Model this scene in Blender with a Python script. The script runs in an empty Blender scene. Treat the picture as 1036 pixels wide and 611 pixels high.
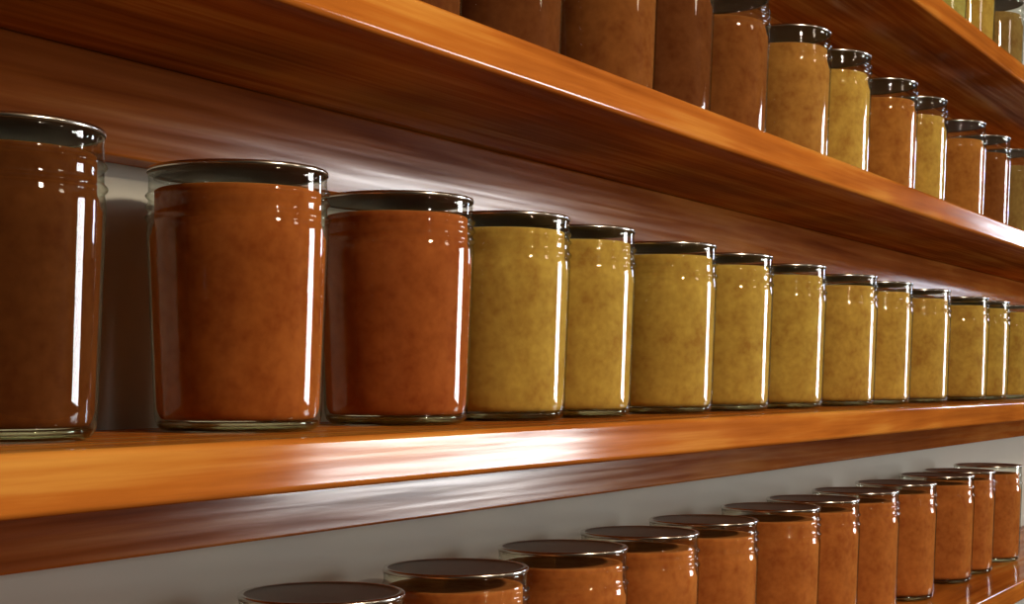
import bpy, bmesh, math, random
from mathutils import Vector, Matrix
random.seed(7)
S = bpy.context.scene
COL = S.collection
EYE = 1.30                      # height of the eye above the floor
PI = math.pi

def lin(r, g, b, a=1.0):
    def f(c):
        c /= 255.0
        return c/12.92 if c <= .04045 else ((c+.055)/1.055)**2.4
    return (f(r), f(g), f(b), a)

# ---------------------------------------------------------------- materials
def newmat(name):
    m = bpy.data.materials.new(name); m.use_nodes = True
    nt = m.node_tree; nt.nodes.clear()
    return m, nt, nt.nodes, nt.links

def ramp(N, stops):
    r = N.new('ShaderNodeValToRGB')
    cr = r.color_ramp
    cr.elements[0].position, cr.elements[0].color = stops[0]
    cr.elements[1].position, cr.elements[1].color = stops[-1]
    for p, c in stops[1:-1]:
        e = cr.elements.new(p); e.color = c
    return r

def wood(name, dark, mid, light, rough=.24, coat=.6, seed=0.0, bump=.25, crough=.09):
    m, nt, N, L = newmat(name)
    out = N.new('ShaderNodeOutputMaterial'); b = N.new('ShaderNodeBsdfPrincipled')
    tc = N.new('ShaderNodeTexCoord'); mp = N.new('ShaderNodeMapping')
    mp.inputs['Location'].default_value = (seed, seed*.7, seed*.3)
    mp.inputs['Scale'].default_value = (2.2, 46, 46)
    L.new(tc.outputs['Object'], mp.inputs['Vector'])
    n1 = N.new('ShaderNodeTexNoise'); n1.inputs['Scale'].default_value = 1.0
    n1.inputs['Detail'].default_value = 6; n1.inputs['Roughness'].default_value = .62; n1.inputs['Distortion'].default_value = .5
    L.new(mp.outputs[0], n1.inputs['Vector'])
    mp2 = N.new('ShaderNodeMapping'); mp2.inputs['Scale'].default_value = (4.5, 9, 9)
    mp2.inputs['Location'].default_value = (seed*2, 0, seed)
    L.new(tc.outputs['Object'], mp2.inputs['Vector'])
    n2 = N.new('ShaderNodeTexNoise'); n2.inputs['Scale'].default_value = 1.0; n2.inputs['Detail'].default_value = 3
    L.new(mp2.outputs[0], n2.inputs['Vector'])
    mx = N.new('ShaderNodeMix'); mx.data_type = 'FLOAT'; mx.inputs[0].default_value = .42
    L.new(n1.outputs['Fac'], mx.inputs[2]); L.new(n2.outputs['Fac'], mx.inputs[3])
    mp3 = N.new('ShaderNodeMapping'); mp3.inputs['Scale'].default_value = (5, 210, 210)
    L.new(tc.outputs['Object'], mp3.inputs['Vector'])
    n3 = N.new('ShaderNodeTexNoise'); n3.inputs['Scale'].default_value = 1.0; n3.inputs['Detail'].default_value = 3; n3.inputs['Distortion'].default_value = .3
    L.new(mp3.outputs[0], n3.inputs['Vector'])
    mx3 = N.new('ShaderNodeMix'); mx3.data_type = 'FLOAT'; mx3.inputs[0].default_value = .25
    L.new(mx.outputs[0], mx3.inputs[2]); L.new(n3.outputs['Fac'], mx3.inputs[3])
    r = ramp(N, [(.36, dark), (.5, mid), (.63, light)])
    L.new(mx3.outputs[0], r.inputs[0])
    L.new(r.outputs[0], b.inputs['Base Color'])
    rr = N.new('ShaderNodeMapRange'); rr.inputs[3].default_value = rough-.05; rr.inputs[4].default_value = rough+.12
    L.new(n1.outputs['Fac'], rr.inputs[0]); L.new(rr.outputs[0], b.inputs['Roughness'])
    bp = N.new('ShaderNodeBump'); bp.inputs['Strength'].default_value = bump; bp.inputs['Distance'].default_value = .0012
    L.new(n1.outputs['Fac'], bp.inputs['Height']); L.new(bp.outputs[0], b.inputs['Normal'])
    b.inputs['Specular IOR Level'].default_value = 0.0
    cw = N.new('ShaderNodeMapRange'); cw.inputs[1].default_value = .38; cw.inputs[2].default_value = .62
    cw.inputs[3].default_value = coat*.35; cw.inputs[4].default_value = coat      # the varnish has sunk in along the open grain
    L.new(n3.outputs['Fac'], cw.inputs[0]); L.new(cw.outputs[0], b.inputs['Coat Weight'])
    b.inputs['Coat Roughness'].default_value = crough
    bp2 = N.new('ShaderNodeBump'); bp2.inputs['Strength'].default_value = bump*.35; bp2.inputs['Distance'].default_value = .0008
    L.new(n1.outputs['Fac'], bp2.inputs['Height']); L.new(bp2.outputs[0], b.inputs['Coat Normal'])
    L.new(b.outputs[0], out.inputs[0])
    return m

def plain(name, col, rough=.6, metallic=0.0, noise=.08, scale=8, spec=.5, bump=0.0):
    m, nt, N, L = newmat(name)
    out = N.new('ShaderNodeOutputMaterial'); b = N.new('ShaderNodeBsdfPrincipled')
    tc = N.new('ShaderNodeTexCoord'); n = N.new('ShaderNodeTexNoise')
    n.inputs['Scale'].default_value = scale; n.inputs['Detail'].default_value = 4
    L.new(tc.outputs['Object'], n.inputs['Vector'])
    lo = tuple(c*(1-noise) for c in col[:3])+(1,); hi = tuple(min(1, c*(1+noise)) for c in col[:3])+(1,)
    r = ramp(N, [(.3, lo), (.7, hi)]); L.new(n.outputs['Fac'], r.inputs[0]); L.new(r.outputs[0], b.inputs['Base Color'])
    b.inputs['Roughness'].default_value = rough; b.inputs['Metallic'].default_value = metallic
    b.inputs['Specular IOR Level'].default_value = spec
    if bump:
        bp = N.new('ShaderNodeBump'); bp.inputs['Strength'].default_value = bump; bp.inputs['Distance'].default_value = .002
        L.new(n.outputs['Fac'], bp.inputs['Height']); L.new(bp.outputs[0], b.inputs['Normal'])
    L.new(b.outputs[0], out.inputs[0])
    return m

def thin_glass():
    """a thin glass wall: clear straight through, mirror-like by Fresnel"""
    m, nt, N, L = newmat('jar_glass')
    out = N.new('ShaderNodeOutputMaterial')
    t = N.new('ShaderNodeBsdfTransparent'); g = N.new('ShaderNodeBsdfGlossy')
    g.inputs['Roughness'].default_value = .025
    fr = N.new('ShaderNodeFresnel')
    ge = N.new('ShaderNodeNewGeometry'); io = N.new('ShaderNodeMix'); io.data_type = 'FLOAT'
    io.inputs[2].default_value = 1.52; io.inputs[3].default_value = 1/1.52     # same reflectance from either side of the thin wall
    L.new(ge.outputs['Backfacing'], io.inputs[0]); L.new(io.outputs[0], fr.inputs['IOR'])
    lw = N.new('ShaderNodeLayerWeight'); lw.inputs['Blend'].default_value = .5
    r = ramp(N, [(0.0, (.95, .96, .93, 1)), (.72, (.90, .92, .87, 1)), (1.0, (.42, .46, .38, 1))])
    L.new(lw.outputs['Facing'], r.inputs[0]); L.new(r.outputs[0], t.inputs['Color'])
    k = N.new('ShaderNodeMath'); k.operation = 'MULTIPLY'; k.inputs[1].default_value = .82; k.use_clamp = True
    L.new(fr.outputs[0], k.inputs[0])
    tc = N.new('ShaderNodeTexCoord'); mp = N.new('ShaderNodeMapping'); mp.inputs['Scale'].default_value = (28, 28, 9)
    n = N.new('ShaderNodeTexNoise'); n.inputs['Scale'].default_value = 1.0; n.inputs['Detail'].default_value = 2
    L.new(tc.outputs['Object'], mp.inputs[0]); L.new(mp.outputs[0], n.inputs['Vector'])
    bp = N.new('ShaderNodeBump'); bp.inputs['Strength'].default_value = .12; bp.inputs['Distance'].default_value = .002
    L.new(n.outputs['Fac'], bp.inputs['Height']); L.new(bp.outputs[0], g.inputs['Normal'])
    mx = N.new('ShaderNodeMixShader')
    L.new(k.outputs[0], mx.inputs[0]); L.new(t.outputs[0], mx.inputs[1]); L.new(g.outputs[0], mx.inputs[2])
    L.new(mx.outputs[0], out.inputs[0])
    return m

def solid_glass():
    m, nt, N, L = newmat('jar_glass_base')
    out = N.new('ShaderNodeOutputMaterial'); b = N.new('ShaderNodeBsdfGlass')
    b.inputs['IOR'].default_value = 1.5; b.inputs['Roughness'].default_value = .03
    b.inputs['Color'].default_value = (.93, .96, .90, 1)
    L.new(b.outputs[0], out.inputs[0])
    return m

def sauce(name, col, spots=.28, sss=.3):
    """cooked fruit pressed against the glass: mottled, slightly translucent"""
    m, nt, N, L = newmat(name)
    out = N.new('ShaderNodeOutputMaterial'); b = N.new('ShaderNodeBsdfPrincipled')
    tc = N.new('ShaderNodeTexCoord'); oi = N.new('ShaderNodeObjectInfo')
    add = N.new('ShaderNodeVectorMath'); add.operation = 'ADD'
    sc = N.new('ShaderNodeVectorMath'); sc.operation = 'SCALE'; sc.inputs['Scale'].default_value = 1.7
    L.new(oi.outputs['Location'], sc.inputs[0])
    L.new(tc.outputs['Object'], add.inputs[0]); L.new(sc.outputs[0], add.inputs[1])
    n = N.new('ShaderNodeTexNoise'); n.inputs['Scale'].default_value = 55; n.inputs['Detail'].default_value = 5; n.inputs['Roughness'].default_value = .6
    n2 = N.new('ShaderNodeTexNoise'); n2.inputs['Scale'].default_value = 210; n2.inputs['Detail'].default_value = 2
    L.new(add.outputs[0], n.inputs['Vector']); L.new(add.outputs[0], n2.inputs['Vector'])
    mx = N.new('ShaderNodeMix'); mx.data_type = 'FLOAT'; mx.inputs[0].default_value = .35
    L.new(n.outputs['Fac'], mx.inputs[2]); L.new(n2.outputs['Fac'], mx.inputs[3])
    d = (col[0]*(1-spots*.8), col[1]*(1-spots*1.25), col[2]*(1-spots*1.3), 1)
    h = (min(1, col[0]*(1+spots*.8)), min(1, col[1]*(1+spots*1.1)), min(1, col[2]*(1+spots*1.2)), 1)
    r = ramp(N, [(.34, d), (.5, col), (.68, h)])
    L.new(mx.outputs[0], r.inputs[0]); L.new(r.outputs[0], b.inputs['Base Color'])
    b.inputs['Roughness'].default_value = .65; b.inputs['Specular IOR Level'].default_value = 0.0
    b.inputs['Subsurface Weight'].default_value = sss
    b.inputs['Subsurface Radius'].default_value = (1.0, .75, .45); b.inputs['Subsurface Scale'].default_value = .011
    L.new(b.outputs[0], out.inputs[0])
    return m

M = dict(
    wood=wood('varnished_wood', lin(138, 70, 22), lin(188, 108, 38), lin(222, 154, 66), rough=.5, coat=.7, bump=.25),
    under=wood('oiled_wood', lin(138, 70, 22), lin(188, 108, 38), lin(222, 154, 66), rough=.5, coat=.12, bump=.2),
    cleat=wood('varnished_cleat_wood', lin(124, 58, 20), lin(168, 92, 34), lin(204, 130, 56), seed=3.3, rough=.5, coat=.75, crough=.16),
    wall=plain('plaster', lin(196, 195, 182), .85, noise=.04, scale=5, bump=.1),
    floor=wood('floor_wood', lin(38, 24, 14), lin(58, 36, 20), lin(74, 48, 28), rough=.45, coat=.1, seed=9),
    ceiling=plain('ceiling_paint', lin(100, 88, 68), .9, noise=.03),
    room=plain('room_paint', lin(70, 58, 42), .9, noise=.05),
    frame=plain('window_paint', lin(225, 222, 214), .5, noise=.02),
    glass=thin_glass(), base=solid_glass(),
    rim=plain('lid_rim_highlight', (.66, .62, .55, 1), .2, 1.0, noise=.05, scale=60),
    inner_face=plain('lid_inner', lin(98, 82, 58), .5, noise=.05),
    lid=plain('lid_metal', (.20, .175, .14, 1), .38, 1.0, noise=.06, scale=60),
)

# ---------------------------------------------------------------- helpers
def link(name, me, mats, parent=None, smooth=True):
    o = bpy.data.objects.new(name, me)
    COL.objects.link(o)
    for m in mats: me.materials.append(m)
    if smooth:
        for p in me.polygons: p.use_smooth = True
    if parent: o.parent = parent
    return o

def box_bm(x0, x1, y0, y1, z0, z1, bev=0.0, seg=3, bm=None):
    b = bmesh.new()
    vs = [b.verts.new((x, y, z)) for x in (x0, x1) for y in (y0, y1) for z in (z0, z1)]
    for f in ((0,1,3,2),(4,6,7,5),(0,4,5,1),(2,3,7,6),(0,2,6,4),(1,5,7,3)):
        b.faces.new([vs[i] for i in f])
    bmesh.ops.recalc_face_normals(b, faces=b.faces)
    if bev:
        bmesh.ops.bevel(b, geom=list(b.edges), offset=bev, segments=seg, profile=.5, affect='EDGES')
    if bm is not None:
        me = bpy.data.meshes.new('tmp'); b.to_mesh(me); b.free(); bm.from_mesh(me); bpy.data.meshes.remove(me)
        return bm
    return b

def obj(name, bm, mats, parent=None, smooth=False, angle=None):
    me = bpy.data.meshes.new(name); bm.to_mesh(me); bm.free()
    if not isinstance(mats, (list, tuple)): mats = [mats]
    o = link(name, me, mats, parent, smooth or angle is not None)
    if angle is not None:
        wn = o.modifiers.new('flat_faces', 'WEIGHTED_NORMAL'); wn.weight = 100; wn.mode = 'FACE_AREA'
    return o

def lathe(prof, n=96, rfun=None, closed=False):
    """prof: list of (r,z) from axis or rim; rfun(phi, r, z) changes the radius"""
    bm = bmesh.new(); rings = []
    for r, z in prof:
        if r < 1e-6:
            rings.append([bm.verts.new((0, 0, z))])
        else:
            ring = []
            for k in range(n):
                a = 2*PI*k/n
                R = rfun(a, r, z) if rfun else r
                ring.append(bm.verts.new((R*math.cos(a), R*math.sin(a), z)))
            rings.append(ring)
    pairs = list(zip(rings, rings[1:]))
    if closed: pairs.append((rings[-1], rings[0]))
    for A, B in pairs:
        for k in range(n):
            k2 = (k+1) % n
            if len(A) == 1 and len(B) == 1: continue
            if len(A) == 1: bm.faces.new((A[0], B[k2], B[k]))
            elif len(B) == 1: bm.faces.new((A[k], A[k2], B[0]))
            else: bm.faces.new((A[k], A[k2], B[k2], B[k]))
    bmesh.ops.recalc_face_normals(bm, faces=bm.faces)
    return bm

def struct(name, bm, m, **k):
    o = obj(name, bm, m, **k); o['kind'] = 'structure'; return o

# ---------------------------------------------------------------- shelf layout (x along the wall, y into the wall, z up; eye at the origin)
P_EDGE, P_CLEAT, P_WALL, P_JAR = .383, .5117, .531, .4667
X0, X1 = -1.0, 3.3

# ---------------------------------------------------------------- the room
XL, XR, YF, ZC = -2.2, 4.5, -3.6, 2.75
T = .12
struct('wall_back', box_bm(XL-T, XR+T, P_WALL, P_WALL+T, 0, ZC), M['wall'])
struct('floor', box_bm(XL-T, XR+T, YF-T, P_WALL+T, -T, 0), M['floor'])
struct('ceiling', box_bm(XL-T, XR+T, YF-T, P_WALL+T, ZC, ZC+T), M['ceiling'])
struct('wall_front', box_bm(XL-T, XR+T, YF-T, YF, 0, ZC), M['room'])
struct('wall_left', box_bm(XL-T, XL, YF, P_WALL, 0, ZC), M['room'])
WIN = [(-2.85, -1.6, .80, 2.14), (-.34, .02, 1.52, 2.0)]     # y0,y1,z0,z1 openings in the end wall
bm = bmesh.new()
ys = [YF, -2.85, -1.6, -.34, .02, P_WALL]
box_bm(XR, XR+T, ys[0], ys[1], 0, ZC, bm=bm); box_bm(XR, XR+T, ys[2], ys[3], 0, ZC, bm=bm); box_bm(XR, XR+T, ys[4], ys[5], 0, ZC, bm=bm)
for y0, y1, z0, z1 in WIN:
    box_bm(XR, XR+T, y0, y1, 0, z0, bm=bm); box_bm(XR, XR+T, y0, y1, z1, ZC, bm=bm)
struct('wall_right', bm, M['room'])
for i, (y0, y1, z0, z1) in enumerate(WIN):
    bm = bmesh.new(); w = .045
    box_bm(XR+.02, XR+.08, y0, y0+w, z0, z1, bm=bm); box_bm(XR+.02, XR+.08, y1-w, y1, z0, z1, bm=bm)
    box_bm(XR+.02, XR+.08, y0+w, y1-w, z0, z0+w, bm=bm); box_bm(XR+.02, XR+.08, y0+w, y1-w, z1-w, z1, bm=bm)
    struct('window_%d' % (i+1), bm, M['frame'])

# ---------------------------------------------------------------- shelves
def shelf(ztop, zbot, cleat_h, label, seed):
    root = bpy.data.objects.new('wall_shelf', None); COL.objects.link(root)
    root.location = (0, P_WALL, EYE+zbot)
    root['label'] = label; root['category'] = 'shelf'; root['group'] = 'wooden wall shelves'
    t = ztop-zbot; d = P_WALL-P_EDGE
    b = box_bm(X0, X1, -d, -.0003, 0, t, .0028, 3)
    bmesh.ops.recalc_face_normals(b, faces=b.faces)
    for f in b.faces:                       # only the front, top and ends carry the thick varnish
        if f.normal.z < -.9: f.material_index = 1
    obj('shelf_board', b, [M['wood'], M['under']], root, angle=40)
    c = box_bm(X0, X1, -(P_WALL-P_CLEAT), -.0003, -cleat_h, -.0004, .0016, 3)
    obj('support_cleat', c, M['cleat'], root, angle=40)
    return root
ZA, ZB, ZCc, ZD = -.0226, .1706, .357, -.2230
shelf(ZA, -.0441, .0375, 'glossy orange wooden shelf at eye level, bright window glare on its front edge', 0)
shelf(ZB, .1488, .046, 'varnished wooden shelf above eye level, its dark underside showing over the largest jars', 1)
shelf(ZCc, .3354, .046, 'topmost wooden shelf, only a short corner showing above the others', 2)
shelf(ZD, -.2450, .0375, 'lowest wooden shelf, mostly hidden under its row of orange-brown jars', 3)

# ---------------------------------------------------------------- the jar
H_LIP = .1212
def body_r(z):
    return .0379 + (.0412-.0379)*min(1, max(0, (z-.006)/.088))
def shell_profile():
    p = []
    p += [(.0335, .0004), (.0352, .0010), (.0367, .0026), (.0375, .0050)]
    for k in range(9):
        z = .008 + (.092-.008)*k/8; p.append((body_r(z), z))
    p += [(.0412, .0945), (.0411, .0968), (.0408, .0984), (.0407, .0990)]
    # bead ring
    for k in range(7):
        a = PI*k/6; p.append((.0407+.0013*math.sin(a), .0994+.0036*k/6))
    p += [(.0406, .1038)]
    for k in range(22): p.append((.0405, .1044+.0120*k/21))
    p += [(.0405, .1172), (.0404, .1195), (.0406, .1212), (.0405, .1222), (.0399, .1228), (.0388, .1228), (.0382, .1220), (.0381, .1200)]
    return p
def thread(a, r, z):
    if not (.1040 < z < .1168): return r
    e = 0.0
    for k in (-1, 0, 1):
        zc = .1128 - .0050*(a/(2*PI)) + .0050*k
        if .1066 < zc < .1144:
            d = (z-zc)/.0012
            e = max(e, .0014*math.exp(-d*d))
    return r+e

def base_profile():
    # a solid puck of glass with a dimple underneath
    return [(0, .0016), (.018, .0015), (.029, .0012), (.0318, .0005), (.0336, .0006), (.0350, .0014), (.0362, .0032), (.0364, .0042),
            (.0358, .0050), (.030, .0048), (0, .0046)]

def jar_mesh():
    bm = lathe(shell_profile(), 112, thread)
    for f in bm.faces: f.material_index = 0
    b2 = lathe(base_profile(), 112)
    for f in b2.faces: f.material_index = 1
    me = bpy.data.meshes.new('tmp'); b2.to_mesh(me); b2.free(); bm.from_mesh(me); bpy.data.meshes.remove(me)
    me = bpy.data.meshes.new('jar_glass'); bm.to_mesh(me); bm.free()
    for p in me.polygons: p.use_smooth = True
    me.materials.append(M['glass']); me.materials.append(M['base'])
    return me

def fill_mesh(top):
    p = [(0, .0054), (.033, .0054), (.0350, .0062), (.0361, .0085)]
    for k in range(10):
        z = .011 + (.092-.011)*k/9
        if z < top-.003: p.append((body_r(z)-.0013, z))
    if top > .1:
        p += [(.0388, .0945), (.0384, .0970), (.0378, .0990)]
        z = .1
        while z < top-.002: p.append((.0377, z)); z += .002
        rt = .0377
    else:
        rt = body_r(top)-.0013
    p += [(rt, top-.001), (rt-.0008, top-.0004), (rt-.003, top-.0009), (.02, top-.0012), (0, top-.0012)]
    me = bpy.data.meshes.new('fruit_filling'); b = lathe(p, 80); b.to_mesh(me); b.free()
    for q in me.polygons: q.use_smooth = True
    return me

def lid_mesh():
    # flat canning lid: shallow panel, raised ring, rolled-down rim
    p = [(0, .1238), (.020, .1238), (.031, .1239), (.0350, .1241), (.0372, .1243), (.0382, .1247), (.0395, .1249), (.0405, .1248), (.0410, .1243),
         (.0412, .1236), (.0411, .1228), (.0408, .1224), (.0406, .1226), (.0404, .1230), (.0390, .1232), (.0365, .1231), (.03, .1228), (.015, .1228), (0, .1228)]
    me = bpy.data.meshes.new('lid'); b = lathe(p, 112); b.to_mesh(me); b.free()
    for q in me.polygons: q.use_smooth = True
    me.materials.append(M['lid']); me.materials.append(M['inner_face']); me.materials.append(M['rim'])
    for q in me.polygons:                    # the inner face, in a darker brown
        if q.normal.z < -.5 and q.center.z < .1235: q.material_index = 1
        elif math.hypot(q.center.x, q.center.y) > .0383: q.material_index = 2      # rolled edge, its highlight put into a brighter metal colour
    return me

ZS = .953                       # the jar's height against its drawn profile
GLASS, LID = jar_mesh(), lid_mesh()
for _me in (GLASS, LID): _me.transform(Matrix.Diagonal((1, 1, ZS, 1)))
FILL = {}
SAUCE = {}
def filling(col, top):
    key = (col, top)
    if key not in FILL:
        me = fill_mesh(top)
        if col not in SAUCE: SAUCE[col] = sauce('fruit_%s' % col, COLS[col])
        me.transform(Matrix.Diagonal((1, 1, ZS, 1)))
        me.materials.append(SAUCE[col]); FILL[key] = me
    return FILL[key]

COLS = dict(
    apple_butter=lin(92, 50, 22), red_brown=lin(161, 89, 39), russet=lin(161, 87, 41),
    olive=lin(190, 154, 72), gold=lin(196, 156, 74), honey=lin(176, 124, 60), amber=lin(176, 114, 52), brown=lin(134, 80, 38), dark_brown=lin(106, 60, 30),
    green=lin(176, 164, 88), orange=lin(186, 110, 54), tan=lin(150, 120, 68))

def jar(t, z, col, top, label, group, p=P_JAR, rot=None):
    r = bpy.data.objects.new('preserve_jar', None); COL.objects.link(r)
    r.location = (t, p, EYE+z+.0002)
    r.rotation_euler = (0, 0, random.uniform(0, 2*PI) if rot is None else rot)
    r['label'] = label; r['category'] = 'jar'; r['group'] = group
    for nm, me in (('jar_glass', GLASS), ('fruit_filling', filling(col, top)), ('lid', LID)):
        o = bpy.data.objects.new(nm, me); COL.objects.link(o); o.parent = r
    return r

GA, GB, GC, GD = ('preserve jars on the eye-level shelf', 'preserve jars on the shelf above eye level', 'preserve jars on the topmost shelf', 'preserve jars on the lowest shelf')
ROW_A = [
    (.401, 'apple_butter', .1150, 'largest dark brown jar on the eye-level shelf, cut off by the picture edge'),
    (.541, 'red_brown', .1150, 'big red-brown jar with a lit gap of wall before it, eye-level shelf'),
    (.667, 'russet', .1150, 'red-brown jar between the big red-brown jar and the first olive jar, eye-level shelf'),
    (.774, 'olive', .1160, 'first olive-yellow jar after the red-brown jars on the eye-level shelf'),
    (.861, 'olive', .1160, 'narrow-looking olive jar standing close behind the first olive one, eye-level shelf'),
    (.992, 'olive', .1160, 'third olive jar of the eye-level shelf, its whole brown-tinged side in view'),
    (1.102, 'olive', .1160, 'fourth olive jar of the eye-level shelf, counted from the red-brown jars'),
    (1.225, 'olive', .1160, 'fifth olive jar of the eye-level shelf, counted from the red-brown jars'),
    (1.366, 'gold', .1150, 'sixth yellow jar of the eye-level shelf, counted from the red-brown jars'),
    (1.480, 'gold', .1150, 'seventh yellow jar of the eye-level shelf, counted from the red-brown jars'),
    (1.620, 'gold', .1150, 'eighth yellow jar of the eye-level shelf, counted from the red-brown jars'),
    (1.788, 'gold', .1150, 'ninth yellow jar of the eye-level shelf, third from the far end in view'),
    (1.892, 'olive', .1160, 'thin visible strip of olive jar, second from the far end of the eye-level row'),
    (2.010, 'olive', .1160, 'farthest olive jar in view at the end of the eye-level row'),
]
for t, c, top, lab in ROW_A: jar(t, ZA, c, top, lab, GA)
P_B = .459
ROW_B = [
    (.659, 'dark_brown', .105, 'dark brown jar showing only its bottom corner, first on the shelf above eye level'),
    (.767, 'dark_brown', .105, 'dark brown jar second on the shelf above eye level, lid out of view'),
    (.894, 'brown', .105, 'brown jar third on the shelf above eye level, with a bright glint at its foot'),
    (.986, 'dark_brown', .105, 'red-tinged brown jar fourth on the upper shelf, beside the jar whose lid first shows'),
    (1.093, 'brown', .103, 'brown jar with a speckled glass neck touching the top picture edge, upper shelf'),
    (1.235, 'honey', .110, 'pale golden jar with its full lid in view, first after the brown ones, upper shelf'),
    (1.345, 'gold', .107, 'gold jar just beyond the pale golden jar on the shelf above eye level'),
    (1.494, 'amber', .106, 'amber jar third beyond the brown ones on the shelf above eye level'),
    (1.604, 'gold', .106, 'narrow gold jar half hidden by the amber jar on the shelf above eye level'),
    (1.770, 'amber', .104, 'brownish amber jar third from the far end of the shelf above eye level'),
    (1.892, 'brown', .104, 'brown jar second from the far end, above the white glare on its shelf edge'),
    (2.020, 'tan', .104, 'tan jar cut by the picture edge at the far end of the upper shelf'),
]
for t, c, top, lab in ROW_B: jar(t*P_B/P_JAR, ZB, c, top, lab, GB, P_B)
ROW_C = [
    (1.690, 'green', .106, 'pale green jar at the near end of the topmost shelf'),
    (1.817, 'olive', .106, 'olive jar in the middle of the three on the topmost shelf'),
    (1.968, 'tan', .106, 'tan-olive jar farthest along the topmost shelf'),
]
for t, c, top, lab in ROW_C: jar(t, ZCc, c, top, lab, GC)
ROW_D = [
    (.603, 'orange', .1145, 'lowest-shelf jar showing only the dark top of its lid at the picture bottom'),
    (.725, 'orange', .1145, 'lowest-shelf jar with a wide dark lid and little of its orange filling in view'),
    (.850, 'orange', .1145, 'orange-brown jar third from the near end of the lowest shelf'),
    (.961, 'orange', .1135, 'orange-brown jar fourth from the near end of the lowest shelf'),
    (1.071, 'orange', .1135, 'orange-brown jar fifth from the near end of the lowest shelf'),
    (1.210, 'orange', .1145, 'orange-brown jar sixth from the near end of the lowest shelf'),
    (1.314, 'orange', .1145, 'orange-brown jar seventh from the near end of the lowest shelf'),
    (1.434, 'orange', .1145, 'orange-brown jar eighth from the near end of the lowest shelf'),
    (1.566, 'orange', .1145, 'orange-brown jar fourth from the far end of the lowest shelf, its base in view'),
    (1.720, 'orange', .1145, 'orange-brown jar third from the far end of the lowest shelf, its base in view'),
    (1.817, 'orange', .1145, 'narrow-looking orange jar second from the far end of the lowest shelf'),
    (1.956, 'orange', .1145, 'orange-brown jar at the far end of the lowest shelf, by the picture edge'),
]
for t, c, top, lab in ROW_D: jar(t, ZD, c, top, lab, GD)

# ---------------------------------------------------------------- light
def area(name, loc, target, sx, sy, power, color):
    l = bpy.data.lights.new(name, 'AREA'); l.shape = 'RECTANGLE'; l.size = sx; l.size_y = sy; l.energy = power; l.color = color
    o = bpy.data.objects.new(name, l); COL.objects.link(o); o.location = loc
    d = Vector(target)-Vector(loc); o.rotation_euler = d.to_track_quat('-Z', 'Y').to_euler()
    return o
for i, ((y0, y1, z0, z1), pw) in enumerate(zip(WIN, (122, 10))):
    area('window_daylight', (XR+.10, (y0+y1)/2, (z0+z1)/2), (0, (y0+y1)/2, (z0+z1)/2), y1-y0, z1-z0, pw, ((1.0, .98, .96), (.82, .88, 1.0))[i])
for loc, pw, rad in (((.62, -1.0, EYE+.68), 70, .07), ((1.75, -1.75, EYE+.80), 10, .14)):  # the second is an added soft fill, not a known lamp
    l = bpy.data.lights.new('room_and_fill_lamp', 'POINT'); l.energy = pw; l.shadow_soft_size = rad; l.color = (1.0, .83, .64)
    o = bpy.data.objects.new('room_and_fill_lamp', l); COL.objects.link(o); o.location = loc

w = bpy.data.worlds.new('room_air'); S.world = w; w.use_nodes = True
w.node_tree.nodes['Background'].inputs[0].default_value = (.5, .6, .8, 1); w.node_tree.nodes['Background'].inputs[1].default_value = .3

# ---------------------------------------------------------------- camera
F = 1550.0
cd = bpy.data.cameras.new('camera'); cam = bpy.data.objects.new('camera', cd); COL.objects.link(cam)
cd.sensor_width = 36; cd.sensor_fit = 'HORIZONTAL'; cd.lens = 36*F/1036
cd.shift_y = 80.5/1036; cd.clip_start = .02
cam.location = (0, 0, EYE)
cam.rotation_euler = (PI/2, 0, math.atan(919/F)-PI/2)
S.camera = cam

S.view_settings.view_transform = 'Standard'; S.view_settings.look = 'None'
S.view_settings.exposure = 0.0; S.view_settings.gamma = 1.0; S.view_settings.use_curve_mapping = False
S.cycles.use_denoising = True
S.cycles.transparent_max_bounces = 32
S.cycles.max_bounces = 12; S.cycles.glossy_bounces = 6; S.cycles.transmission_bounces = 10
